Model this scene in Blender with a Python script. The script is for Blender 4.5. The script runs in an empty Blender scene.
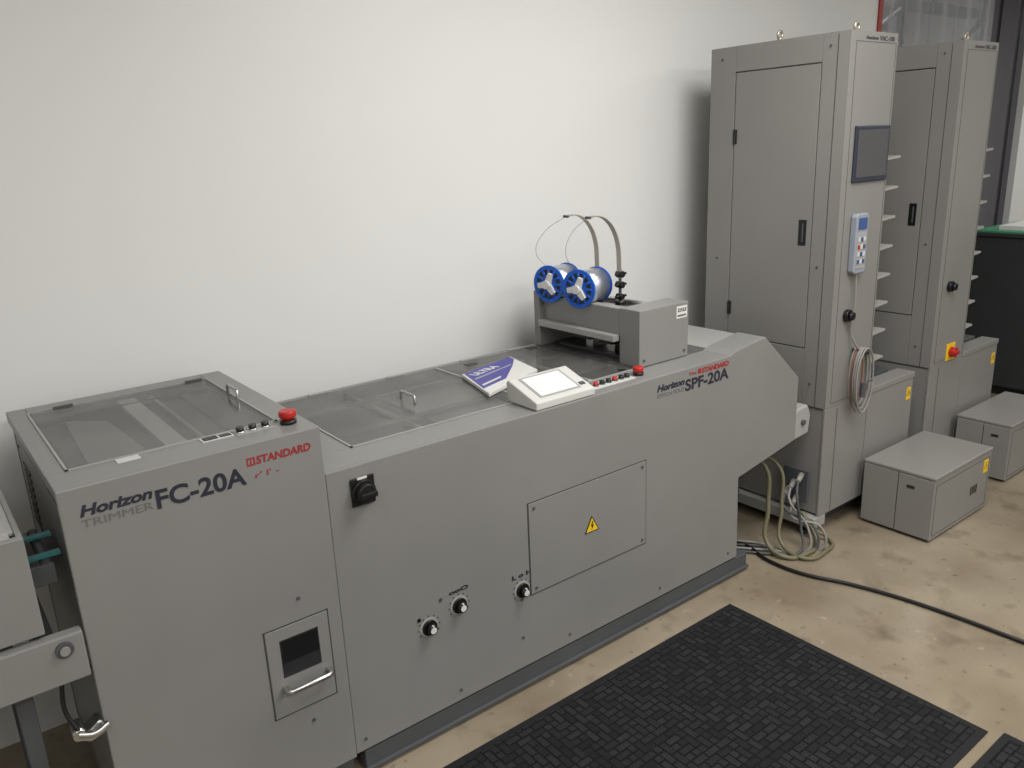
import bpy, math, random
from mathutils import Vector, Matrix
random.seed(3)
scn=bpy.context.scene
scn.view_settings.view_transform='Standard'
def lin(c):
    return tuple(((v/255)/12.92 if v/255<=.04045 else ((v/255+.055)/1.055)**2.4) for v in c)+(1,)
# ---------------------------------------------------------------- materials
def mat(name,rgb,rough=.5,metal=0,var=.0,nscale=8,bump=0,bscale=300,spec=.5,coat=0,trans=0,alpha=1,emis=0,ior=1.45):
    m=bpy.data.materials.new(name); m.use_nodes=True
    nt=m.node_tree; b=nt.nodes['Principled BSDF']
    c=lin(rgb)
    b.inputs['Base Color'].default_value=c
    b.inputs['Roughness'].default_value=rough; b.inputs['Metallic'].default_value=metal
    b.inputs['Specular IOR Level'].default_value=spec
    b.inputs['Coat Weight'].default_value=coat
    b.inputs['Transmission Weight'].default_value=trans
    b.inputs['Alpha'].default_value=alpha
    b.inputs['IOR'].default_value=ior
    if emis:
        b.inputs['Emission Color'].default_value=c; b.inputs['Emission Strength'].default_value=emis
    tc=nt.nodes.new('ShaderNodeTexCoord')
    if var:
        n=nt.nodes.new('ShaderNodeTexNoise'); n.inputs['Scale'].default_value=nscale; n.inputs['Detail'].default_value=4
        r=nt.nodes.new('ShaderNodeValToRGB')
        r.color_ramp.elements[0].position=.3; r.color_ramp.elements[1].position=.7
        r.color_ramp.elements[0].color=tuple(v*(1-var) for v in c[:3])+(1,)
        r.color_ramp.elements[1].color=tuple(min(1,v*(1+var)) for v in c[:3])+(1,)
        nt.links.new(tc.outputs['Object'],n.inputs['Vector']); nt.links.new(n.outputs['Fac'],r.inputs['Fac'])
        nt.links.new(r.outputs['Color'],b.inputs['Base Color'])
    if bump:
        n2=nt.nodes.new('ShaderNodeTexNoise'); n2.inputs['Scale'].default_value=bscale; n2.inputs['Detail'].default_value=2
        bp=nt.nodes.new('ShaderNodeBump'); bp.inputs['Strength'].default_value=bump; bp.inputs['Distance'].default_value=.002
        nt.links.new(tc.outputs['Object'],n2.inputs['Vector']); nt.links.new(n2.outputs['Fac'],bp.inputs['Height'])
        nt.links.new(bp.outputs['Normal'],b.inputs['Normal'])
    return m
M={}
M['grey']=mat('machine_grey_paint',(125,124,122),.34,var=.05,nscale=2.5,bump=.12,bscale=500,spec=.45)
M['tower']=mat('tower_grey_paint',(127,125,122),.34,var=.04,nscale=2,bump=.1,bscale=500,spec=.45)
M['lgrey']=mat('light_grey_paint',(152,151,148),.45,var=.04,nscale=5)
M['dgrey']=mat('dark_grey_frame',(72,74,77),.5,var=.08,nscale=6)
M['tray']=mat('tray_grey',(152,150,145),.4)
M['seam']=mat('panel_gap',(62,61,60),.7)
M['black']=mat('black_plastic',(22,22,23),.35,var=.05)
M['dark']=mat('dark_interior',(38,39,41),.4,var=.1)
M['inner']=mat('inner_deck',(92,92,90),.6,var=.15,nscale=3)
M['bezel']=mat('display_bezel_navy',(44,48,62),.4)
M['display']=mat('display_glass',(76,76,78),.12)
M['steel']=mat('brushed_steel',(190,190,188),.28,metal=1,var=.06,nscale=30)
M['bronze']=mat('spring_steel',(176,168,155),.4,metal=.7)
M['red']=mat('red_plastic',(170,34,28),.35)
M['redtext']=mat('red_print',(145,38,42),.5)
M['darktext']=mat('charcoal_print',(36,38,50),.5)
M['fadetext']=mat('faded_print',(100,99,99),.5)
M['blue']=mat('blue_spool_plastic',(14,88,190),.32)
M['white']=mat('white_plastic',(205,205,202),.4)
M['cream']=mat('cream_plastic',(192,192,188),.45,var=.02)
M['screen']=mat('lcd_screen',(215,222,216),.2,emis=.2)
M['yellow']=mat('yellow_sticker',(225,185,30),.5)
M['orange']=mat('red_brown_cable',(140,92,78),.5)
M['paper']=mat('paper_white',(205,204,200),.7)
M['purple']=mat('purple_cover',(62,58,140),.4)
M['remote']=mat('remote_body',(138,144,154),.45)
M['remblue']=mat('remote_keypad',(58,82,130),.4)
M['green']=mat('green_edge_mat',(60,132,100),.4)
M['teal']=mat('teal_belt',(60,130,132),.5)
M['hose']=mat('olive_hose',(104,99,76),.4)
M['gcable']=mat('grey_cable',(132,129,125),.45)
M['wire']=mat('wound_wire',(200,204,212),.3,metal=.85,bump=.8,bscale=200)
M['wall']=mat('wall_paint',(216,216,214),.45,var=.01,nscale=.8,bump=.05,bscale=200,spec=.35)
M['ceil']=mat('ceiling_tile',(215,214,210),.8,var=.03,nscale=6)
M['cab']=mat('cabinet_charcoal',(44,48,48),.5,var=.08)
M['vinyl']=mat('vinyl_strip',(178,180,184),.15,alpha=.35)
M['dvinyl']=mat('smoked_vinyl',(70,68,76),.2,alpha=.85)
M['rackm']=mat('rack_dark',(46,46,52),.5)
M['redframe']=mat('red_frame',(150,50,45),.5)
def glass_cover():
    m=bpy.data.materials.new('smoked_acrylic_cover'); m.use_nodes=True
    nt=m.node_tree; b=nt.nodes['Principled BSDF']
    b.inputs['Roughness'].default_value=.05
    b.inputs['Alpha'].default_value=.38; b.inputs['Specular IOR Level'].default_value=1.0; b.inputs['IOR'].default_value=1.5
    tc=nt.nodes.new('ShaderNodeTexCoord'); n=nt.nodes.new('ShaderNodeTexNoise'); n.inputs['Scale'].default_value=5; n.inputs['Detail'].default_value=7
    r=nt.nodes.new('ShaderNodeValToRGB'); r.color_ramp.elements[0].position=.35; r.color_ramp.elements[1].position=.75
    r.color_ramp.elements[0].color=lin((104,104,102)); r.color_ramp.elements[1].color=lin((140,138,134))
    nt.links.new(tc.outputs['Object'],n.inputs['Vector']); nt.links.new(n.outputs['Fac'],r.inputs['Fac']); nt.links.new(r.outputs['Color'],b.inputs['Base Color'])
    return m
M['glass']=glass_cover()
def floor_mat():
    m=bpy.data.materials.new('sealed_concrete'); m.use_nodes=True; nt=m.node_tree; b=nt.nodes['Principled BSDF']
    tc=nt.nodes.new('ShaderNodeTexCoord')
    def noise(s,d,lo,hi):
        n=nt.nodes.new('ShaderNodeTexNoise'); n.inputs['Scale'].default_value=s; n.inputs['Detail'].default_value=d
        nt.links.new(tc.outputs['Object'],n.inputs['Vector'])
        r=nt.nodes.new('ShaderNodeMapRange'); r.inputs[1].default_value=lo; r.inputs[2].default_value=hi
        nt.links.new(n.outputs['Fac'],r.inputs[0]); return r.outputs[0]
    def mix(f,a,b2):
        x=nt.nodes.new('ShaderNodeMix'); x.data_type='RGBA'
        nt.links.new(f,x.inputs[0])
        for s,i in((a,6),(b2,7)):
            if isinstance(s,tuple): x.inputs[i].default_value=s
            else: nt.links.new(s,x.inputs[i])
        return x.outputs[2]
    c=mix(noise(2.0,7,.35,.65),lin((122,110,93)),lin((144,133,115)))
    c=mix(noise(6,6,.55,.75),c,lin((100,89,74)))
    c=mix(noise(30,4,.64,.8),c,lin((90,80,67)))
    c=mix(noise(16,5,.66,.8),c,lin((160,151,135)))
    nt.links.new(c,b.inputs['Base Color'])
    r=noise(3,4,.3,.8); mr=nt.nodes.new('ShaderNodeMapRange'); mr.inputs[3].default_value=.10; mr.inputs[4].default_value=.24
    nt.links.new(r,mr.inputs[0]); nt.links.new(mr.outputs[0],b.inputs['Roughness'])
    return m
M['floor']=floor_mat()
def mat_rubber():
    m=bpy.data.materials.new('ribbed_mat_pile'); m.use_nodes=True; nt=m.node_tree; b=nt.nodes['Principled BSDF']
    tc=nt.nodes.new('ShaderNodeTexCoord')
    def brick(rot):
        mp=nt.nodes.new('ShaderNodeMapping'); mp.inputs['Rotation'].default_value=(0,0,rot)
        nt.links.new(tc.outputs['Object'],mp.inputs[0])
        br=nt.nodes.new('ShaderNodeTexBrick'); br.inputs['Scale'].default_value=1
        br.inputs['Brick Width'].default_value=.052; br.inputs['Row Height'].default_value=.026
        br.inputs['Mortar Size'].default_value=.0045; br.inputs['Mortar Smooth'].default_value=.9
        br.inputs['Color1'].default_value=(1,1,1,1); br.inputs['Color2'].default_value=(.35,.35,.35,1); br.inputs['Mortar'].default_value=(0,0,0,1)
        nt.links.new(mp.outputs[0],br.inputs['Vector']); return br.outputs['Color']
    a=brick(0); c=brick(math.pi/2)
    mp=nt.nodes.new('ShaderNodeVectorMath'); mp.operation='SNAP'; mp.inputs[1].default_value=(.052,.052,10)
    nt.links.new(tc.outputs['Object'],mp.inputs[0])
    wn=nt.nodes.new('ShaderNodeTexWhiteNoise'); nt.links.new(mp.outputs[0],wn.inputs['Vector'])
    th=nt.nodes.new('ShaderNodeMath'); th.operation='GREATER_THAN'; th.inputs[1].default_value=.5; nt.links.new(wn.outputs['Value'],th.inputs[0])
    x=nt.nodes.new('ShaderNodeMix'); x.data_type='RGBA'
    nt.links.new(th.outputs[0],x.inputs[0]); nt.links.new(a,x.inputs[6]); nt.links.new(c,x.inputs[7])
    n=nt.nodes.new('ShaderNodeTexNoise'); n.inputs['Scale'].default_value=260; nt.links.new(tc.outputs['Object'],n.inputs['Vector'])
    mu=nt.nodes.new('ShaderNodeMath'); mu.operation='MULTIPLY'; nt.links.new(x.outputs[2],mu.inputs[0]); nt.links.new(n.outputs['Fac'],mu.inputs[1])
    col=nt.nodes.new('ShaderNodeMix'); col.data_type='RGBA'
    col.inputs[6].default_value=lin((13,13,14)); col.inputs[7].default_value=lin((56,56,58))
    nt.links.new(mu.outputs[0],col.inputs[0]); nt.links.new(col.outputs[2],b.inputs['Base Color'])
    ad=nt.nodes.new('ShaderNodeMath'); ad.operation='MULTIPLY_ADD'; ad.inputs[1].default_value=.4
    nt.links.new(n.outputs['Fac'],ad.inputs[0]); nt.links.new(x.outputs[2],ad.inputs[2])
    bp=nt.nodes.new('ShaderNodeBump'); bp.inputs['Strength'].default_value=1; bp.inputs['Distance'].default_value=.004
    nt.links.new(ad.outputs[0],bp.inputs['Height']); nt.links.new(bp.outputs[0],b.inputs['Normal'])
    b.inputs['Roughness'].default_value=.9; b.inputs['Specular IOR Level'].default_value=.2
    return m
M['pile']=mat_rubber()
M['rub']=mat('mat_border_rubber',(26,26,28),.7,bump=.6,bscale=300,spec=.3)
# ---------------------------------------------------------------- builders
col=bpy.context.collection
def empty(name,loc=(0,0,0)):
    e=bpy.data.objects.new(name,None); e.location=loc; e.empty_display_size=.1; col.objects.link(e); return e
def add(name,me,m,par=None,bev=0,smooth=False):
    o=bpy.data.objects.new(name,me); col.objects.link(o)
    if m: me.materials.append(M[m] if isinstance(m,str) else m)
    if par:
        o.parent=par; o.matrix_parent_inverse=Matrix.Translation(par.location).inverted()
    if bev:
        b=o.modifiers.new('bev','BEVEL'); b.width=bev; b.segments=2; b.limit_method='ANGLE'
    if smooth:
        for p in me.polygons: p.use_smooth=True
    return o
def mesh(name,v,f):
    me=bpy.data.meshes.new(name); me.from_pydata(v,[],f); me.update(); return me
def box(name,x0,x1,y0,y1,z0,z1,m,par=None,bev=.0025):
    v=[(x,y,z) for x in(x0,x1) for y in(y0,y1) for z in(z0,z1)]
    f=[(0,1,3,2),(4,6,7,5),(0,4,5,1),(2,3,7,6),(0,2,6,4),(1,5,7,3)]
    return add(name,mesh(name,v,f),m,par,bev)
def prism(name,pts,y0,y1,m,par=None,bev=.003,axis='y'):
    n=len(pts)
    def P(a,b,t): return {'y':(a,t,b),'x':(t,a,b),'z':(a,b,t)}[axis]
    v=[P(a,b,y0) for a,b in pts]+[P(a,b,y1) for a,b in pts]
    f=[tuple(range(n))[::-1],tuple(range(n,2*n))]+[(i,(i+1)%n,n+(i+1)%n,n+i) for i in range(n)]
    me=mesh(name,v,f)
    import bmesh
    bm=bmesh.new(); bm.from_mesh(me); bmesh.ops.recalc_face_normals(bm,faces=bm.faces); bm.to_mesh(me); bm.free()
    return add(name,me,m,par,bev)
def cyl(name,p0,p1,r,m,par=None,r2=None,seg=28,bev=.0):
    p0,p1=Vector(p0),Vector(p1); d=(p1-p0); q=d.to_track_quat('Z','Y'); L=d.length; r2=r if r2 is None else r2
    v=[];
    for k,(rr,z) in enumerate(((r,0),(r2,L))):
        for i in range(seg):
            a=2*math.pi*i/seg; v.append(p0+q@Vector((rr*math.cos(a),rr*math.sin(a),z)))
    f=[tuple(range(seg))[::-1],tuple(range(seg,2*seg))]+[(i,(i+1)%seg,seg+(i+1)%seg,seg+i) for i in range(seg)]
    me=mesh(name,[tuple(x) for x in v],f)
    for i,p in enumerate(me.polygons): p.use_smooth = i>1
    return add(name,me,m,par,bev)
def tube(name,pts,r,m,par=None,cyc=False,poly=False):
    c=bpy.data.curves.new(name,'CURVE'); c.dimensions='3D'; c.bevel_depth=r; c.bevel_resolution=3; c.resolution_u=8; c.use_fill_caps=True
    if poly:
        s=c.splines.new('POLY'); s.points.add(len(pts)-1)
        for a,p in zip(s.points,pts): a.co=(*p,1)
    else:
        s=c.splines.new('BEZIER'); s.bezier_points.add(len(pts)-1)
        for a,p in zip(s.bezier_points,pts): a.co=p; a.handle_left_type=a.handle_right_type='AUTO'
    s.use_cyclic_u=cyc
    o=bpy.data.objects.new(name+'_c',c); col.objects.link(o)
    dg=bpy.context.evaluated_depsgraph_get(); me=bpy.data.meshes.new_from_object(o.evaluated_get(dg)); bpy.data.objects.remove(o)
    me.materials.clear()
    return add(name,me,m,par,smooth=True)
def text(name,body,size,origin,xdir,ydir,m,par=None,shear=0,off=0,sx=1,align='LEFT'):
    c=bpy.data.curves.new(name,'FONT'); c.body=body; c.size=size; c.shear=shear; c.offset=off; c.extrude=.0006; c.align_x=align
    o=bpy.data.objects.new(name+'_t',c); col.objects.link(o)
    dg=bpy.context.evaluated_depsgraph_get(); me=bpy.data.meshes.new_from_object(o.evaluated_get(dg)); bpy.data.objects.remove(o)
    X=Vector(xdir).normalized(); Y=Vector(ydir).normalized(); Z=X.cross(Y)
    R=Matrix((X*sx,Y,Z)).transposed().to_4x4(); R.translation=Vector(origin)
    me.transform(R); me.materials.clear()
    return add(name,me,m,par)
def fit_text(name,body,x0,x1,z,h,y,m,par,shear=0,off=0):
    """text on a -Y facing panel from x0 to x1 with cap height h"""
    o=text(name,body,h/.70,(0,y,z),(1,0,0),(0,0,1),m,par,shear,off)
    xs=[v.co.x for v in o.data.vertices]; a,b=min(xs),max(xs); s=(x1-x0)/(b-a)
    for v in o.data.vertices: v.co.x=x0+(v.co.x-a)*s
    return o
def frame_line_y(par,name,x0,x1,z0,z1,y,w=.0025,m='seam'):
    box(name+'_b',x0,x1,y-.001,y+.001,z0,z0+w,m,par,0); box(name+'_t',x0,x1,y-.001,y+.001,z1-w,z1,m,par,0)
    box(name+'_l',x0,x0+w,y-.001,y+.001,z0,z1,m,par,0); box(name+'_r',x1-w,x1,y-.001,y+.001,z0,z1,m,par,0)
def frame_line_x(par,name,y0,y1,z0,z1,x,w=.003,m='seam'):
    box(name+'_b',x-.001,x+.001,y0,y1,z0,z0+w,m,par,0); box(name+'_t',x-.001,x+.001,y0,y1,z1-w,z1,m,par,0)
    box(name+'_l',x-.001,x+.001,y0,y0+w,z0,z1,m,par,0); box(name+'_r',x-.001,x+.001,y1-w,y1,z0,z1,m,par,0)
def screw_y(par,x,z,y): cyl('screw',(x,y,z),(x,y-.003,z),.005,'dgrey',par,seg=12)
def screw_x(par,y,z,x): cyl('screw',(x,y,z),(x-.003,y,z),.005,'dgrey',par,seg=12)
def warn(par,x,z,y,s):
    y-=.001
    prism('warning_triangle',[(x-s,z-s*.8),(x+s,z-s*.8),(x,z+s)],y-.001,y,'black',par,0)
    k=.82; prism('warning_triangle_fill',[(x-s*k,z-s*.7),(x+s*k,z-s*.7),(x,z+s*.78)],y-.002,y,'yellow',par,0)
    prism('warning_bolt',[(x+.05*s,z+.45*s),(x-.22*s,z-.15*s),(x-.02*s,z-.1*s),(x-.1*s,z-.6*s),(x+.22*s,z+.02*s),(x+.02*s,z-.02*s),(x+.15*s,z+.4*s)],y-.003,y,'black',par,0)

# ---------------------------------------------------------------- room
WY=.85
box('floor',-3.2,9.2,-5,3.2,-.1,0,'floor',None,0)
box('wall_back',-3.2,4.58,WY,WY+.12,0,3.0,'wall',None,0)
box('wall_back_right',6.72,9.2,WY,WY+.12,0,3.0,'wall',None,0)
box('wall_left',-3.3,-3.2,-5,3.2,0,3.0,'wall',None,0)
box('wall_right',9.2,9.3,-5,3.2,0,3.0,'wall',None,0)
box('wall_front',-3.3,9.3,-5.1,-5,0,3.0,'wall',None,0)
box('wall_far',-3.3,9.3,3.2,3.3,0,3.0,'wall',None,0)
box('ceiling',-3.3,9.3,-5.1,3.3,3.0,3.1,'ceil',None,0)
box('trim_1',4.58,4.62,WY-.01,WY+.13,0,3.0,'redframe',None,0)
# ---------------------------------------------------------------- lights
def light(x,y,p,sx=1.3,sy=1.1,c=(1,.99,.97)):
    e=empty('ceiling_light',(x,y,2.97))
    box('fixture_frame',x-sx/2-.03,x+sx/2+.03,y-sy/2-.03,y+sy/2+.03,2.975,2.999,'white',e,.003)
    l=bpy.data.lights.new('panel_lamp','AREA'); l.shape='RECTANGLE'; l.size=sx; l.size_y=sy; l.energy=p; l.color=c
    o=bpy.data.objects.new('panel_lamp',l); col.objects.link(o); o.location=(x,y,2.965); o.parent=e; o.matrix_parent_inverse=Matrix.Translation(e.location).inverted()
for x,y,p in((2.0,-1.0,66),(4.8,-1.9,22),(-.8,-1.5,17),(.6,-3.1,60),(3.2,-3.1,56),(7.2,-1.2,40),(5.9,2.0,60),(-1.6,-3.4,24)):
    light(x,y,p)
# ---------------------------------------------------------------- trimmer
T=empty('trimmer_machine',(.293,.36,0))
wF,hF,dF,y0,xl=.586,1.081,.742,-.006,-.007
box('lower_body',.0,wF-.003,y0+.006,dF-.002,.085,hF-.035,'grey',T,.003)
box('deck_front',xl+.001,wF-.001,y0+.008,.115,hF-.03,hF,'grey',T,.002)
box('front_panel',xl,wF,y0,y0+.0095,.085,hF,'grey',T,.003)
box('deck_left',xl,.038,.1155,dF,hF-.03,hF,'grey',T,.002)
box('deck_right',.522,wF,.1155,dF,hF-.03,hF,'grey',T,.002)
box('deck_back',.0385,.5215,.672,dF,hF-.03,hF,'grey',T,.002)
box('cover_well',.036,.524,.113,.674,hF-.028,hF-.0245,'inner',T,0)
box('acrylic_cover',.042,.518,.118,.668,hF-.005,hF+.001,'glass',T,.001)
box('inner_bar',.26,.31,.12,.66,hF-.0245,hF-.010,'white',T,.001); box('inner_bar_2',.345,.355,.12,.66,hF-.0245,hF-.010,'steel',T,.001)
prism('feed_guide_plate',[(.09,.16),(.22,.20),(.20,.50),(.11,.58)],hF-.0245,hF-.016,'lgrey',T,.001,axis='z')
box('side_rail',.42,.45,.14,.64,hF-.0245,hF-.012,'dark',T,.001)
cyl('feed_roller',(.05,.60,hF-.016),(.50,.60,hF-.016),.008,'black',T)
box('cover_edge',.034,.04,.112,.674,hF,hF+.003,'lgrey',T,0); box('cover_edge_b',.034,.526,.112,.117,hF,hF+.003,'lgrey',T,0)
box('cover_edge_r',.518,.523,.112,.674,hF,hF+.003,'lgrey',T,0)
for xx in(.46,.10): box('hinge',xx,xx+.05,.665,.675,hF,hF+.006,'dgrey',T,.001)
tube('cover_handle',[(.515,.37,hF),(.515,.37,hF+.024),(.515,.376,hF+.03),(.515,.442,hF+.03),(.515,.448,hF+.024),(.515,.448,hF)],.0045,'steel',T,poly=True)
box('label_plate',.135,.185,.080,.108,hF,hF+.002,'cream',T,0)
box('meter_plate',.325,.40,.078,.110,hF,hF+.002,'cream',T,0); box('meter_window',.330,.364,.083,.105,hF,hF+.004,'black',T,.001); box('meter_window_2',.369,.397,.083,.105,hF,hF+.003,'dark',T,.001)
box('button_plate',.405,.51,.068,.112,hF,hF+.0015,'lgrey',T,0)
for xx in(.42,.452,.484): cyl('push_button',(xx,.092,hF),(xx,.092,hF+.014),.0095,'black',T); cyl('button_ring',(xx,.092,hF),(xx,.092,hF+.004),.012,'steel',T)
cyl('estop_collar',(.538,.074,hF),(.538,.074,hF+.010),.021,'black',T); cyl('estop_stem',(.538,.074,hF+.010),(.538,.074,hF+.022),.015,'red',T)
cyl('estop_head',(.538,.074,hF+.016),(.538,.074,hF+.034),.022,'red',T,bev=.004)
fit_text('maker_text','Horizon',.03,.178,1.014,.024,y0-.0005,'darktext',T,.25,.0012)
fit_text('subtitle_text','TRIMMER',.03,.176,.988,.018,y0-.0005,'fadetext',T,0,0)
fit_text('type_text','FC-20A',.183,.388,.985,.043,y0-.0005,'darktext',T,0,.0015)
box('logo_square',.394,.414,y0-.001,y0,1.026,1.046,'redtext',T,0)
for i in range(2): box('logo_stripe',.397+.008*i,.401+.008*i,y0-.0015,y0,1.030,1.042,'grey',T,0)
fit_text('dealer_text','STANDARD',.417,.556,1.027,.019,y0-.0005,'redtext',T,.1,.0008)
fit_text('worn_text',"r' l' -",.41,.47,.992,.014,y0-.0005,'redtext',T)
frame_line_y(T,'chute_frame',.372,.55,.318,.58,y0,.003)
box('chute_panel',.376,.546,y0-.003,y0,.322,.576,'grey',T,.001)
box('chute_window',.410,.516,y0-.004,y0,.432,.542,'dark',T,.001); box('chute_window_top',.414,.512,y0-.005,y0-.002,.475,.538,'black',T,0)
tube('chute_handle',[(.408,y0,.405),(.408,y0-.026,.405),(.418,y0-.032,.405),(.52,y0-.032,.405),(.53,y0-.026,.405),(.53,y0,.405)],.0075,'steel',T,poly=True)
screw_y(T,.475,.64,y0); screw_y(T,.475,.27,y0)
frame_line_x(T,'side_panel',.03,.70,.12,1.03,0)
for k in range(9): box('vent_slot',-.003,.002,.50,.62,.80+.02*k,.808+.02*k,'black',T,0)
for yy,zz in((.07,.99),(.07,.80),(.07,.62),(.66,1.0)): screw_x(T,yy,zz,0)
box('plinth',.03,wF,.02,.68,.035,.085,'dgrey',T,.002)
for xx in(.1,.5):
    for yy in(.08,.6): cyl('castor',(xx-.012,yy,.0235),(xx+.012,yy,.0235),.0235,'black',T)
# ---------------------------------------------------------------- booklet maker
B=empty('booklet_maker_machine',(1.5,.35,0)); hS=.949
dS=.70
prism('body_shell',[(wF+.002,.089),(2.305,.089),(2.298,.437),(2.668,.503),(2.668,.766),(2.438,.96),(2.38,.96),(2.38,hS-.035),(wF+.002,hS-.035)],.012,.10,'grey',B,.003)
prism('front_panel',[(wF+.002,.088),(2.31,.088),(2.302,.437),(2.677,.50),(2.677,.772),(2.436,.985),(2.26,.962),(2.22,hS),(wF+.002,hS)],0,.0125,'grey',B,.003)
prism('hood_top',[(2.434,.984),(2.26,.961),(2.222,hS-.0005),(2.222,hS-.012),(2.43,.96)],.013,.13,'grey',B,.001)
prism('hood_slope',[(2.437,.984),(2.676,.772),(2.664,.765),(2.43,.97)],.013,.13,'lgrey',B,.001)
box('rear_body',wF+.002,2.30,.10,dS-.004,.085,hS-.046,'grey',B,.002)
box('bridge_body',2.30,2.66,.132,dS-.06,.52,.86,'grey',B,.004)
box('bridge_deck',2.342,2.62,.135,dS-.05,.861,.925,'lgrey',B,.004)
box('deck_front',wF+.003,2.22,.013,.128,hS-.034,hS-.0003,'grey',B,.001)
box('deck_left',wF+.002,.728,.1285,dS,hS-.045,hS,'grey',B,.002)
box('deck_back',.7285,2.26,.676,dS,hS-.045,hS,'grey',B,.002)
box('deck_right',2.2605,2.34,.1285,dS,hS-.045,hS,'lgrey',B,.002)
box('cover_well',.726,2.262,.126,.678,hS-.040,hS-.036,'inner',B,0)
box('transport_bed',1.38,2.2,.18,.60,hS-.036,hS-.030,'dark',B,0)
box('transport_plate',1.06,1.34,.20,.60,hS-.036,hS-.028,'lgrey',B,.001); box('transport_plate_2',.76,.95,.16,.64,hS-.036,hS-.030,'dgrey',B,.001)
for xx in(.98,1.5,1.68): cyl('inner_roller',(xx,.135,hS-.022),(xx,.67,hS-.022),.010,'steel',B)
for yy in(.25,.50): box('transport_belt',.74,2.24,yy,yy+.03,hS-.012,hS-.008,'inner',B,0)
box('acrylic_cover_1',.732,1.352,.132,.672,hS-.005,hS+.0015,'glass',B,.001)
box('acrylic_cover_2',1.362,1.84,.132,.672,hS-.005,hS+.0015,'glass',B,.001)
box('acrylic_cover_3',1.85,2.255,.132,.672,hS-.005,hS+.0015,'glass',B,.001)
box('cover_gap',1.352,1.362,.132,.672,hS-.01,hS,'lgrey',B,0)
box('cover_lip_1',.726,.732,.126,.678,hS,hS+.003,'lgrey',B,0); box('cover_lip_2',.726,1.86,.126,.131,hS,hS+.003,'lgrey',B,0)
for xx in(.85,1.15,1.47,1.70): box('hinge',xx,xx+.07,.674,.683,hS,hS+.006,'lgrey',B,.001)
box('label',1.775,1.815,.63,.665,hS+.0015,hS+.003,'black',B,0); box('label_2',1.45,1.50,.60,.63,hS+.0015,hS+.003,'black',B,0)
box('label_3',1.79,1.82,.14,.16,hS+.0015,hS+.003,'black',B,0)
tube('cover_handle',[(1.06,.335,hS),(1.06,.335,hS+.024),(1.06,.341,hS+.03),(1.06,.417,hS+.03),(1.06,.423,hS+.024),(1.06,.423,hS)],.0045,'steel',B,poly=True)
box('button_plate',1.552,1.77,.045,.10,hS,hS+.0015,'cream',B,0)
for i,(xx,cc) in enumerate(((1.575,'black'),(1.605,'red'),(1.635,'black'),(1.665,'black'),(1.695,'red'),(1.725,'black'),(1.752,'black'))):
    cyl('button_ring',(xx,.074,hS),(xx,.074,hS+.005),.0115,'dgrey',B); cyl('push_button',(xx,.074,hS),(xx,.074,hS+.014),.009,cc,B)
cyl('estop_collar',(1.805,.070,hS),(1.805,.070,hS+.01),.019,'black',B); cyl('estop_head',(1.805,.070,hS+.01),(1.805,.070,hS+.030),.0185,'red',B,bev=.004)
fit_text('maker_text','Horizon',1.825,1.968,.895,.022,-.0005,'darktext',B,.25,.0012)
fit_text('subtitle_text','STITCH FOLD',1.825,1.966,.872,.014,-.0005,'fadetext',B)
fit_text('type_text','SPF-20A',1.972,2.215,.868,.040,-.0005,'darktext',B,0,.0015)
box('logo_square',2.04,2.058,-.001,0,.918,.936,'redtext',B,0)
fit_text('small_text',"The",1.99,2.03,.920,.012,-.0005,'redtext',B)
fit_text('dealer_text','STANDARD',2.062,2.215,.917,.018,-.0005,'redtext',B,.1,.001)
box('switch_plate',.652,.722,-.006,0,.835,.915,'black',B,.003)
cyl('switch_base',(.686,-.006,.874),(.686,-.016,.874),.034,'black',B,bev=.002)
cyl('switch_knob',(.686,-.016,.874),(.686,-.034,.874),.027,'black',B,bev=.003)
box('switch_grip',.662,.710,-.046,-.03,.866,.882,'black',B,.003)
box('switch_label',.672,.70,-.0075,-.005,.909,.915,'white',B,0)
for kx,kz in((.855,.388),(.963,.417),(1.203,.373)):
    cyl('dial_plate',(kx,0,kz),(kx,-.0015,kz),.031,'lgrey',B)
    cyl('dial_skirt',(kx,-.001,kz),(kx,-.008,kz),.024,'black',B); cyl('dial_knob',(kx,-.008,kz),(kx,-.026,kz),.016,'black',B,r2=.014)
    cyl('dial_cap',(kx,-.026,kz),(kx,-.027,kz),.010,'white',B); box('dial_pointer',kx-.002,kx+.002,-.0275,-.02,kz,kz+.015,'white',B,0)
    for k in range(9):
        a=math.radians(-30+30*k); r=.036; box('dial_tick',kx+r*math.cos(a)-.0018,kx+r*math.cos(a)+.0018,-.001,0,kz+r*math.sin(a)-.0018,kz+r*math.sin(a)+.0018,'black',B,0)
fit_text('dial_text','ooO',.93,1.0,.462,.012,-.0005,'darktext',B,0,.0008); fit_text('dial_text','L o H',1.165,1.245,.42,.014,-.0005,'darktext',B,0,.0008)
cyl('small_port',(.823,0,.424),(.823,-.003,.424),.006,'black',B)
cyl('round_plug',(.90,0,.46),(.90,-.002,.46),.006,'dgrey',B)
frame_line_y(B,'access_panel_gap',1.236,1.773,.338,.662,0,.003)
box('access_panel',1.240,1.769,-.003,0,.342,.658,'grey',B,.001)
warn(B,1.506,.502,-.003,.032)
for xx in(1.26,1.75):
    for zz in(.36,.64): screw_y(B,xx,zz,-.003)
for xx in(.62,.95,1.4,1.85,2.25): screw_y(B,xx,.125,0)
for zz in(.2,.34): screw_y(B,1.2,zz,0)
box('base_rail_front',wF+.03,2.385,.006,.05,.018,.078,'dgrey',B,.004)
box('base_rail_lip',wF+.03,2.39,-.004,.05,.012,.024,'dgrey',B,.002)
box('base_rail_back',wF+.03,2.385,.62,.67,.018,.078,'dgrey',B,.004)
box('base_rail_end',2.335,2.385,.05,.62,.018,.078,'dgrey',B,.004)
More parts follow.
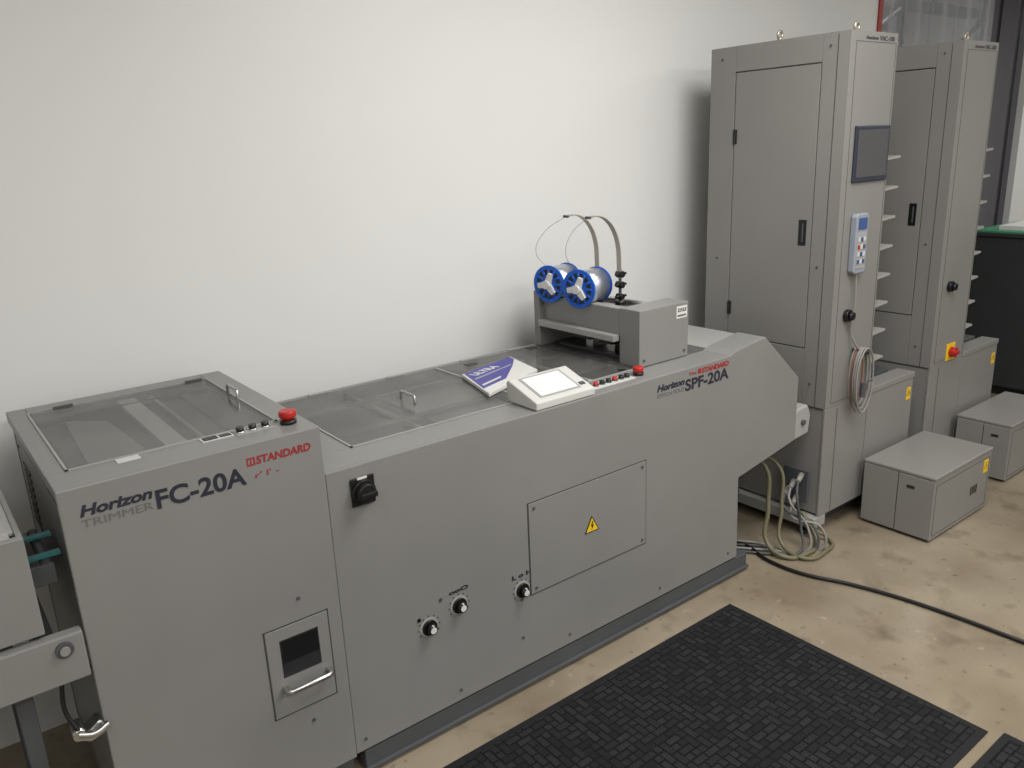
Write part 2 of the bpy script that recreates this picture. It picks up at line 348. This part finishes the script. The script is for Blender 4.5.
for xx in(.70,1.55,2.25):
    for yy in(.085,.6): cyl('castor',(xx-.012,yy,.022),(xx+.012,yy,.022),.022,'white',B); box('castor_fork',xx-.016,xx+.016,yy-.016,yy+.016,.03,.085,'dgrey',B,.002)
box('lower_cross_rail',2.31,2.80,.30,.35,.30,.36,'lgrey',B,.003)
box('gearbox',2.33,2.60,.38,.60,.14,.40,'dark',B,.01)
cyl('motor',(2.45,.28,.20),(2.62,.28,.20),.055,'dark',B,bev=.005)
prism('latch_block',[(2.684,.49),(2.79,.50),(2.80,.58),(2.775,.63),(2.70,.625),(2.684,.60)],.01,.09,'lgrey',B,.008)
cyl('latch_pin',(2.74,.01,.56),(2.74,0,.56),.012,'dgrey',B)
# ---------------------------------------------------------------- stitching head bridge
x0,x1,ya,yb,zt=1.862,2.122,.118,.68,1.158
box('stitcher_front_block',x0,x1,ya,ya+.10,hS+.002,zt,'grey',B,.003)
box('stitcher_back_plate',x0-.02,x1,yb-.035,yb,hS+.002,zt+.015,'grey',B,.003)
box('stitcher_beam_left',x0+.001,x0+.012,ya+.10,yb-.035,1.055,zt-.004,'grey',B,.002)
box('stitcher_beam_left_lip',x0+.012,x0+.06,ya+.10,yb-.035,zt-.018,zt-.008,'lgrey',B,.002)
box('stitcher_beam_lower',x0-.03,x0,ya+.10,yb-.035,1.035,1.06,'lgrey',B,.003)
box('stitcher_beam_right',x1-.012,x1,ya+.10,yb-.035,1.03,zt-.03,'grey',B,.002)
box('stitcher_inner_deck',x0+.012,x1-.012,ya+.10,yb-.035,1.06,1.085,'dgrey',B,.002)
cyl('stitcher_shaft',(1.99,ya+.09,1.12),(1.99,yb-.035,1.12),.014,'steel',B)
cyl('stitcher_rod',(2.06,ya+.09,1.135),(2.06,yb-.035,1.135),.008,'steel',B)
for yy in(.33,.45): 
    box('stitch_head',1.90,2.05,yy-.035,yy+.035,1.0,1.12,'dark',B,.004); box('stitch_foot',1.93,2.0,yy-.02,yy+.02,.965,1.0,'steel',B,.002)
box('anvil_bar',1.90,2.0,.22,.62,hS+.002,.966,'dark',B,.002)
box('block_sticker',2.055,2.112,ya-.0012,ya,1.10,1.145,'white',B,0)
fit_text('sticker_text','Z.P.S.S',2.06,2.106,1.125,.012,ya-.0016,'black',B,0,.0004); fit_text('sticker_text','0000000',2.06,2.106,1.107,.007,ya-.0016,'black',B)
for xx in(1.885,2.1): screw_y(B,xx,.975,ya)
# ---------------------------------------------------------------- wire feed arms
for k,(ay) in enumerate((.470,.350)):
    cyl('wire_arm_post',(2.0,ay,1.085),(2.0,ay,1.27),.006,'dgrey',B)
    for zc,rr in((1.165,.011),(1.21,.013),(1.25,.013)):
        cyl('wire_arm_clamp',(2.0,ay-.016,zc),(2.0,ay+.016,zc),rr,'black',B,bev=.002); cyl('wire_arm_clamp_screw',(1.975,ay,zc),(2.03,ay,zc),.005,'black',B)
    cyl('wire_arm_base',(2.0,ay,1.135),(2.0,ay,1.15),.02,'black',B)
    pts=[(1.997,ay,1.235)]
    for i in range(15):
        a=math.radians(104*i/14); pts.append((1.995-.125+.125*math.cos(a), ay, 1.315+.163*math.sin(a)))
    v=[];w=.011
    for p in pts: v+= [(p[0],p[1]-w,p[2]),(p[0],p[1]+w,p[2])]
    me=mesh('wire_spring_arm',v,[(2*i,2*i+1,2*i+3,2*i+2) for i in range(len(pts)-1)])
    o=add('wire_spring_arm',me,'bronze',B); s=o.modifiers.new('s','SOLIDIFY'); s.thickness=.003
    cyl('wire_tip_eyelet',(pts[-1][0],ay-.012,pts[-1][2]),(pts[-1][0],ay+.012,pts[-1][2]),.005,'dgrey',B)
    sy=(.585,.41)[k]
    tube('feed_wire',[(pts[-1][0],ay,pts[-1][2]),(pts[-1][0]-.035,(ay+sy)/2+.02,1.42),(1.81,sy+.03,1.33),(1.85,sy+.02,1.275)],.0009,'steel',B)
# spools
for k,sy in enumerate((.585,.412)):
    W=empty('wire_spool',(1.88,sy,1.206))
    ax=Vector((.975,.222,0)).normalized(); c=Vector((1.842,sy,1.208)); rf=.073
    side=Vector((-ax.y,ax.x,0)); up=Vector((0,0,1))
    def ring(name,p,t,ro,ri,m):
        seg=40; v=[];f=[]
        for i in range(seg):
            a=2*math.pi*i/seg; d=side*math.cos(a)+up*math.sin(a)
            for q in(p+d*ro,p+d*ri,p+ax*t+d*ri,p+ax*t+d*ro): v.append(tuple(q))
        for i in range(seg):
            j=(i+1)%seg
            for e in range(4): f.append((4*i+e,4*j+e,4*j+(e+1)%4,4*i+(e+1)%4))
        me=mesh(name,v,f); import bmesh
        bm=bmesh.new(); bm.from_mesh(me); bmesh.ops.recalc_face_normals(bm,faces=bm.faces); bm.to_mesh(me); bm.free()
        return add(name,me,m,W,.001)
    for t in(0,.125):
        p=c+ax*t; g=1 if t==0 else .93
        ring('flange_rim',p,.006 if t else .008,rf*g,rf*g-.015,'blue'); ring('flange_hub',p,.008,.036,.016,'blue')
        for i in range(12):
            a=2*math.pi*i/12; d=side*math.cos(a)+up*math.sin(a)
            cyl('flange_spoke',p+ax*.004+d*.03,p+ax*.004+d*(rf*g-.012),.0055,'blue',W,seg=8)
        cyl('flange_disc',p+ax*.003,p+ax*.0055,rf*g-.008,'dark' if t==0 else 'blue',W)
    cyl('wound_wire',c+ax*.007,c+ax*.125,.064,'wire',W,seg=48)
    cyl('holder_axle',c-ax*.02,c+ax*.15,.01,'steel',W)
    for i in range(3):
        a=math.radians(90+120*i+20); d=side*math.cos(a)+up*math.sin(a); e=-side*math.sin(a)+up*math.cos(a)
        p=c-ax*.004
        v=[p+e*.015,p-e*.015,p+d*.046-e*.009,p+d*.046+e*.009]; v=[q-ax*.008 for q in v]+[q+ax*.004 for q in v]
        me=mesh('holder_arm',[tuple(q) for q in v],[(0,1,2,3),(7,6,5,4),(0,4,5,1),(1,5,6,2),(2,6,7,3),(3,7,4,0)])
        add('holder_arm',me,'white',W,.001)
    cyl('holder_nut',c-ax*.022,c-ax*.004,.016,'white',W)
    bp=c+ax*.145; box('spool_bracket',bp.x-.006,bp.x+.006,bp.y-.012,bp.y+.012,1.085,1.215,'dgrey',B,.002)
# ---------------------------------------------------------------- brochure
Br=empty('brochure',(1.46,.4,.955))
q=[(1.345,.485),(1.62,.562),(1.575,.342),(1.275,.225)]
prism('pages',q,hS+.003,hS+.014,'paper',Br,.0008,axis='z')
q2=[(1.349,.483),(1.617,.558),(1.573,.346),(1.281,.229)]
prism('cover',q2,hS+.014,hS+.0148,'paper',Br,0,axis='z')
def lerp(u,v):
    a,b,c,d=[Vector(p) for p in (q2[3],q2[2],q2[1],q2[0])]
    p=(a*(1-u)+b*u)*(1-v)+(d*(1-u)+c*u)*v; return (p.x,p.y)
prism('cover_print',[lerp(.0,.22),lerp(.45,.20),lerp(.80,.55),lerp(.98,.80),lerp(.98,.99),lerp(.02,.99)],hS+.0148,hS+.0155,'purple',Br,0,axis='z')
prism('cover_band',[lerp(.05,.60),lerp(.8,.60),lerp(.82,.64),lerp(.05,.66)],hS+.0155,hS+.0160,'remote',Br,0,axis='z')
prism('cover_stripe',[lerp(.04,.30),lerp(.4,.30),lerp(.44,.36),lerp(.04,.36)],hS+.0155,hS+.0160,'cream',Br,0,axis='z')
text('cover_title','ULTRA',.045,(*lerp(.12,.74),hS+.0162),(1,.3,0),(-.3,1,0),'white',Br,0,.001)
# ---------------------------------------------------------------- touchscreen controller
C_=empty('touchscreen_controller',(1.41,.08,.95))
pr=[(.004,hS+.001),(.15,hS+.001),(.155,1.012),(.146,1.022),(.004,.975)]
prism('housing',pr,1.292,1.537,'cream',C_,.004,axis='x')
n=Vector((0,-(1.022-.975),.142)).normalized(); u=Vector((0,.142,.047)).normalized(); o0=Vector((0,.004,.975))
def slab(name,xa,xb,a,b,t,m,par):
    v=[]
    for x in(xa,xb):
        for s in(a,b):
            for h in(0,t):
                p=o0+u*s+n*h; v.append((x,p.y,p.z))
    return add(name,mesh(name,v,[(0,1,3,2),(4,6,7,5),(0,4,5,1),(2,3,7,6),(0,2,6,4),(1,5,7,3)]),m,par)
slab('bezel',1.325,1.495,.020,.138,.0015,'lgrey',C_); slab('screen',1.335,1.485,.028,.130,.0025,'screen',C_)
for i in range(3): slab('menu_row',1.345,1.40,.045+.022*i,.049+.022*i,.003,'cream',C_)
slab('key',1.502,1.522,.03,.045,.003,'dgrey',C_)
# ---------------------------------------------------------------- collator towers
def tower(tx,second=False):
    ty,th,zb,td=-.033,2.098,.60,.655; tw,bw=.338,.746
    E=empty('collator_tower',(tx+.3,.3,0)); b=lambda n,x0,x1,y0,y1,z0,z1,m,bev=.003: box(n,tx+x0,tx+x1,y0,y1,z0,z1,m,E,bev)
    b('column_body',.013,tw-.004,ty+.013,ty+td-.004,zb+.001,th-.022,'tower',0)
    b('column_front',.013,tw,ty,ty+.0125,zb+.001,th-.001,'tower',.002); b('column_top',.0125,tw,ty+.013,ty+td-.001,th-.02,th,'tower',.002)
    b('column_right',tw-.004,tw,ty+.013,ty+td,zb,th-.021,'tower',0)
    b('side_frame_front',0,.0125,ty,.0835,zb+.001,th,'tower',.002); b('side_frame_back',0,.0125,.4915,ty+td,zb+.001,th,'tower',.002)
    b('side_frame_top',0,.0125,.084,.491,1.995,th,'tower',.001); b('side_frame_bottom',0,.0125,.084,.491,zb+.001,.848,'tower',.001)
    b('door',.001,.012,.0875,.4875,.853,1.99,'tower',.002)
    b('post_seam',-.0008,.001,.018,.021,zb,th-.01,'seam',0)
    b('latch_recess',-.001,.004,.110,.146,1.285,1.39,'black',.001); b('latch_bar',-.004,0,.122,.128,1.30,1.375,'dgrey',.001)
    for zz in(1.73,.98): b('hinge',-.006,.002,.474,.490,zz-.03,zz+.03,'black',.001)
    for yy,zz in((.05,2.05),(.56,2.05),(.05,1.2),(.56,1.2),(.05,.7),(.56,.78)): screw_x(E,yy,zz,tx)
    frame_line_y(E,'front_cover',tx+.035,tx+tw-.012,.62,2.06,ty,.0015)
    if not second:
        b('display_bezel',.066,.322,ty-.010,ty,1.535,1.752,'bezel',.004); b('display_screen',.082,.306,ty-.012,ty-.008,1.553,1.735,'display',.001)
    fit_text('maker_text','Horizon',tx+.10,tx+.19,2.068,.012,ty-.0005,'darktext',E,.25,.0004)
    fit_text('type_text','VAC-100',tx+.20,tx+.31,2.066,.017,ty-.0005,'darktext',E,0,.0003)
    cyl('knob',(tx+.105,ty,.994),(tx+.105,ty-.02,.994),.026,'black',E,bev=.003); cyl('knob_grip',(tx+.105,ty-.02,.994),(tx+.105,ty-.035,.994),.017,'black',E)
    if second:
        b('switch_plate',.15,.235,ty-.004,ty,.610,.695,'yellow',.001); cyl('main_switch',(tx+.192,ty-.004,.652),(tx+.192,ty-.03,.652),.026,'red',E,bev=.003); box('switch_grip',tx+.168,tx+.216,ty-.038,ty-.028,.645,.659,'red',E,.002)
    for yy,xx in((.30,.03),(.02,.12)):
        cyl('eye_bolt_stem',(tx+xx,yy,th),(tx+xx,yy,th+.010),.010,'bronze',E)
        tube('eye_bolt_ring',[(tx+xx+.014*math.cos(a),yy+.0,th+.022+.014*math.sin(a)) for a in [math.pi*2*i/12 for i in range(12)]],.006,'bronze',E,cyc=True)
    b('base_body',.004,bw-.001,ty+.0125,ty+td+.02,.11,zb,'tower'); b('base_front',0,tw,ty,ty+.012,.10,zb,'tower'); b('base_front_right',tw+.002,bw,ty-.002,ty+.012,.10,zb-.005,'tower')
    b('base_seam',.09,.093,ty-.001,ty,.11,zb-.01,'seam',0); b('base_shelf_lip',tw+.002,bw+.004,ty-.006,.05,zb-.004,zb+.022,'tower',.003)
    b('side_seam',-.0008,.004,ty+.01,ty+td,zb-.002,zb+.001,'seam',0)
    b('plinth',.03,bw-.02,ty+.03,ty+td-.02,.055,.11,'dark',0); b('side_foot_rail',-.03,.06,ty-.0,ty+td+.02,.05,.10,'lgrey'); 
    b('foot_rail_right',bw-.08,bw,ty+.02,ty+td,.05,.11,'dgrey')
    for xx in(.02,bw-.04):
        for yy in(.06,.55):
            cyl('leveller_foot',(tx+xx,yy-.02,0),(tx+xx,yy-.02,.014),.03,'dgrey',E); cyl('leveller_stem',(tx+xx,yy-.02,.01),(tx+xx,yy-.02,.06),.009,'steel',E)
    b('base_sticker',.69,.725,ty-.004,ty-.0015,.49,.55,'yellow',0); warn(E,tx+.708,.525,ty-.0035,.017)
    b('bin_back_wall',tw+.001,.60,.52,.56,zb,th-.03,'tower'); b('bin_roof',tw+.001,.52,.30,.52,th-.06,th-.03,'tower')
    b('bin_side_column',tw+.001,tw+.03,.10,.52,zb+.08,th-.065,'dark')
    z=.70
    while z<1.70:
        prism('feed_tray',[(tw+.01+tx,z+.0),(tx+tw+.225,z+.014),(tx+tw+.225,z+.024),(tx+tw+.01,z+.006)],.03,.50,'tray',E,.001)
        b('tray_guide',tw+.10,tw+.104,.06,.46,z+.010,z+.05,'tray',0)
        b('suction_head',tw+.031,tw+.06,.16,.40,z-.05,z-.02,'black',.004)
        z+=.1285
    b('transport_block',tw+.02,tw+.17,.055,.42,zb,zb+.07,'black',.006); cyl('transport_roller',(tx+tw+.19,.055,zb+.045),(tx+tw+.19,.42,zb+.045),.02,'dark',E)
    b('transport_block_2',tw+.22,tw+.34,.055,.40,zb,zb+.035,'dgrey',.004)
    return E
tower(2.838); tower(3.748,True)
# remote with its coiled cable
R=empty('wired_remote',(2.98,-.05,1.3)); ty=-.033
prism('body',[(2.925,1.18),(2.935,1.17),(3.005,1.17),(3.015,1.18),(3.015,1.400),(3.005,1.412),(2.935,1.412),(2.925,1.400)],ty-.028,ty-.001,'remote',R,.004)
box('keypad',2.938,3.002,ty-.0295,ty-.027,1.19,1.335,'lgrey',R,.001); box('lcd',2.940,3.0,ty-.031,ty-.027,1.350,1.395,'remblue',R,0)
for i in range(4):
    for j in range(3): box('key',2.943+.020*j,2.957+.020*j,ty-.032,ty-.029,1.21+.03*i,1.227+.03*i,('remblue','cream','red')[2 if (i==2 and j==0) else (i+j)%2],R,.001)
tube('cord',[(2.97,ty-.015,1.17),(2.972,ty-.02,1.05),(2.97,ty-.012,.92),(3.0,ty-.03,.85),(3.03,ty-.04,.82)],.004,'gcable',R)
cyl('hanger_peg',(3.02,ty,.83),(3.02,ty-.07,.83),.008,'black',R)
for i in range(6):
    w=.040+.005*i; h=.125+.008*(i%3); cx=3.022+.004*(i%3); cz=.83-h+.01
    tube('cable_loop',[(cx+w*math.sin(a),ty-.014-.009*i,cz+h*math.cos(a)+.006*random.random()) for a in [2*math.pi*k/10 for k in range(10)]],.0035 if i==1 else .0042,'gcable' if i!=1 else 'orange',R,cyc=True)
tube('cable_tie',[(2.99,ty-.07,.70),(3.02,ty-.075,.705),(3.07,ty-.07,.70)],.004,'dgrey',R)
tube('cable_plug',[(3.0,ty-.072,.70),(2.995,ty-.072,.64)],.012,'dgrey',R,poly=True)
# ---------------------------------------------------------------- blower boxes
def blower(x0,x1,y0,y1,h):
    E=empty('blower_unit_box',((x0+x1)/2,(y0+y1)/2,0))
    box('housing',x0+.004,x1-.004,y0+.004,y1-.004,.012,h-.012,'tower',E,.003)
    box('lid',x0,x1,y0,y1,h-.014,h,'tower',E,.004)
    ym=(y0+y1)/2
    box('side_panel',x0,x0+.0045,y0+.004,ym-.002,.016,h-.018,'tower',E,.002); box('side_panel_2',x0,x0+.0045,ym+.002,y1-.004,.016,h-.018,'tower',E,.002)
    box('panel_gap',x0+.003,x0+.0042,ym-.002,ym+.002,.016,h-.018,'seam',E,0)
    box('finger_pull',x0-.002,x0+.001,ym-.075,ym-.04,h-.075,h-.062,'dark',E,.001)
    frame_line_y(E,'front_plate',x0+.02,x1-.02,.03,h-.04,y0+.004,.0015)
    for i in range(4): box('vent_slot',x0+(x1-x0)*.66+.018*i,x0+(x1-x0)*.66+.018*i+.007,y0+.002,y0+.005,.12,.16,'black',E,0)
    box('sticker',x1-.075,x1-.035,y0+.001,y0+.004,h-.11,h-.05,'yellow',E,0); warn(E,x1-.055,h-.075,y0+.002,.017)
    for xx in(x0+.04,x1-.04):
        for yy in(y0+.04,y1-.04): cyl('rubber_foot',(xx,yy,0),(xx,yy,.014),.015,'black',E)
blower(3.134,3.681,-.388,-.065,.307); blower(4.03,4.60,-.33,-.065,.307)
# ---------------------------------------------------------------- hoses & cables
H=empty('cable_and_hose_bundle',(2.66,.1,0))
tube('hose_a',[(2.60,.25,.34),(2.62,.12,.38),(2.60,.06,.20),(2.56,.03,.05),(2.57,-.06,.014),(2.66,-.10,.014),(2.78,-.07,.02),(2.80,.02,.12)],.010,'hose',H)
tube('hose_b',[(2.64,.25,.36),(2.70,.10,.36),(2.67,.04,.18),(2.62,.0,.04),(2.62,-.12,.014),(2.74,-.14,.014),(2.84,-.10,.014),(2.80,0,.06)],.008,'hose',H)
for i,(dx,zz) in enumerate(((0,.30),(.035,.26),(.06,.22),(.02,.19))):
    x=2.80; yv=.02+dx
    cyl('plug',(2.79,yv+.01,zz),(2.74,yv-.005,zz-.015),.013,'gcable',H,r2=.010); 
    tube('lead',[(2.745,yv-.003,zz-.013),(2.70,yv-.03,zz-.05),(2.70+.02*i,-.04-.02*i,.10),(2.66+.03*i,-.07-.015*i,.012),(2.58,-.02+.05*i,.010),(2.45,.15+.04*i,.010)],.0055,'gcable' if i%2 else 'dgrey',H)
box('outlet_plate',2.792,2.807,.0,.12,.17,.32,'dgrey',H,.002)
F=empty('floor_cable',(2.6,-.5,0))
tube('cable',[(2.40,.30,.009),(2.539,.152,.009),(2.50,-.02,.009),(2.506,-.169,.009),(2.575,-.35,.009),(2.621,-.527,.009),(2.648,-.74,.009),(2.659,-.933,.009),(2.70,-1.3,.009),(2.9,-1.9,.009)],.0075,'black',F)
# ---------------------------------------------------------------- mats
def fmat(x0,x1,y0,y1):
    E=empty('floor_mat',((x0+x1)/2,(y0+y1)/2,0))
    box('rubber_border',x0,x1,y0,y1,.0,.006,'rub',E,.002); box('carpet_pile',x0+.025,x1-.025,y0+.025,y1-.025,.005,.011,'pile',E,.002)
fmat(.30,2.115,-1.058,-.12); fmat(.33,2.145,-2.02,-1.09)
# ---------------------------------------------------------------- delivery conveyor (left)
D=empty('delivery_conveyor',(-.4,.3,0))
box('front_plate',-.80,-.078,-.004,.014,.775,1.003,'grey',D,.003)
box('back_plate',-.80,-.078,.60,.618,.775,1.003,'grey',D,.003)
box('top_lip',-.80,-.10,.0145,.045,.993,1.002,'lgrey',D,.002)
box('end_plate',-.09,-.078,.0145,.60,.775,1.003,'grey',D,.002)
box('end_plate_lip',-.115,-.0905,.045,.60,.993,1.003,'lgrey',D,.002)
box('bed',-.80,-.095,.014,.60,.93,.945,'inner',D,.002)
box('paper_stack',-.60,-.15,.12,.50,.945,.985,'paper',D,.001)
for yy in(.10,.22): box('belt',-.077,-.009,yy,yy+.022,.90,.906,'teal',D,0)
cyl('end_roller',(-.04,.06,.885),(-.04,.30,.885),.012,'dgrey',D)
box('roller_bracket',-.077,-.03,.05,.06,.86,.905,'dgrey',D,.001)
box('side_rail_front',-.80,-.012,-.02,.012,.652,.765,'grey',D,.004); box('side_rail_back',-.80,-.012,.60,.63,.652,.765,'grey',D,.004)
box('cross_member',-.10,-.06,.012,.60,.67,.74,'dgrey',D,.003)
cyl('rail_bolt',(-.052,-.02,.735),(-.052,-.026,.735),.018,'dgrey',D); cyl('rail_bolt_head',(-.052,-.026,.735),(-.052,-.033,.735),.010,'gcable',D)
for xx in(-.70,-.16):
    for yy in(.03,.55): box('leg',xx,xx+.035,yy,yy+.035,0,.66,'dgrey',D,.003)
box('leg_brace',-.67,-.16,.035,.06,.16,.20,'dgrey',D,.003)
tube('latch_rod',[(-.07,.0,.65),(-.075,-.005,.58),(-.06,-.02,.53)],.005,'black',D)
prism('latch_bracket',[(-.065,.505),(-.020,.535),(-.009,.53),(-.009,.50),(-.04,.49)],-.02,.02,'steel',D,.004)
cyl('latch_pivot',(-.06,-.025,.52),(-.06,.02,.52),.013,'steel',D); tube('latch_lever',[(-.06,-.02,.52),(-.03,-.03,.515),(.0,-.028,.525)],.008,'steel',D)
# ---------------------------------------------------------------- cabinet at right
G=empty('storage_cabinet',(5.8,0,0))
box('carcass',5.5,6.15,-1.0,.58,.06,1.045,'cab',G,.004); box('kick',5.53,6.12,-.97,.55,0,.06,'black',G,0)
for i in range(3): box('door',5.488,5.5,-.98+.52*i,-.465+.52*i,.07,1.04,'cab',G,.003)
box('worktop',5.47,6.17,-1.02,.60,1.045,1.07,'cab',G,.003)
box('cutting_mat',5.475,6.1,-.95,.57,1.07,1.082,'green',G,.001); box('paper_stack',5.55,5.9,-.1,.45,1.082,1.11,'paper',G,.002)
# ---------------------------------------------------------------- strip curtain and rack behind
S=empty('strip_curtain',(5.4,.9,0))
box('header_rail',4.62,6.72,.88,.93,2.90,2.98,'steel',S,.002)
x=4.64; i=0
while x<6.68:
    yv=.895+(.012 if i%2 else 0)
    box('strip',x,x+.2,yv,yv+.003,.03,2.92,'dvinyl' if x>6.1 else 'vinyl',S,0); x+=.165; i+=1
Rk=empty('storage_rack',(6,2.2,0))
for xx in(4.8,6.2,7.6):
    for yy in(1.6,2.3): box('upright',xx,xx+.06,yy,yy+.06,0,2.9,'rackm',Rk,.003)
for zz in(.5,1.2,1.9,2.6):
    for yy in(1.6,2.3): box('beam',4.8,7.66,yy,yy+.05,zz,zz+.08,'rackm',Rk,.003)
for a,b_ in((4.83,6.23),(6.23,7.63)):
    for zz in(.5,1.2,1.9): tube('brace',[(a,1.6,zz),(b_,1.6,zz+.7)],.02,'rackm',Rk,poly=True)
# ---------------------------------------------------------------- world + camera
w=bpy.data.worlds.new('world'); scn.world=w; w.use_nodes=True; w.node_tree.nodes['Background'].inputs[0].default_value=(.8,.8,.8,1); w.node_tree.nodes['Background'].inputs[1].default_value=.3
y,pi,r=[math.radians(a) for a in(-37.1871,16.3283,-2.4753)]
fw=Vector((-math.sin(y)*math.cos(pi),math.cos(y)*math.cos(pi),-math.sin(pi))); rt=Vector((math.cos(y),math.sin(y),0)); up=rt.cross(fw)
r2=rt*math.cos(r)+up*math.sin(r); u2=-rt*math.sin(r)+up*math.cos(r)
cd=bpy.data.cameras.new('camera'); cd.sensor_width=36; cd.lens=809.85/1024*36; cd.clip_start=.05
co=bpy.data.objects.new('camera',cd); col.objects.link(co)
mm=Matrix((r2,u2,-fw)).transposed().to_4x4(); mm.translation=Vector((-.1863,-1.8254,1.73)); co.matrix_world=mm
scn.camera=co
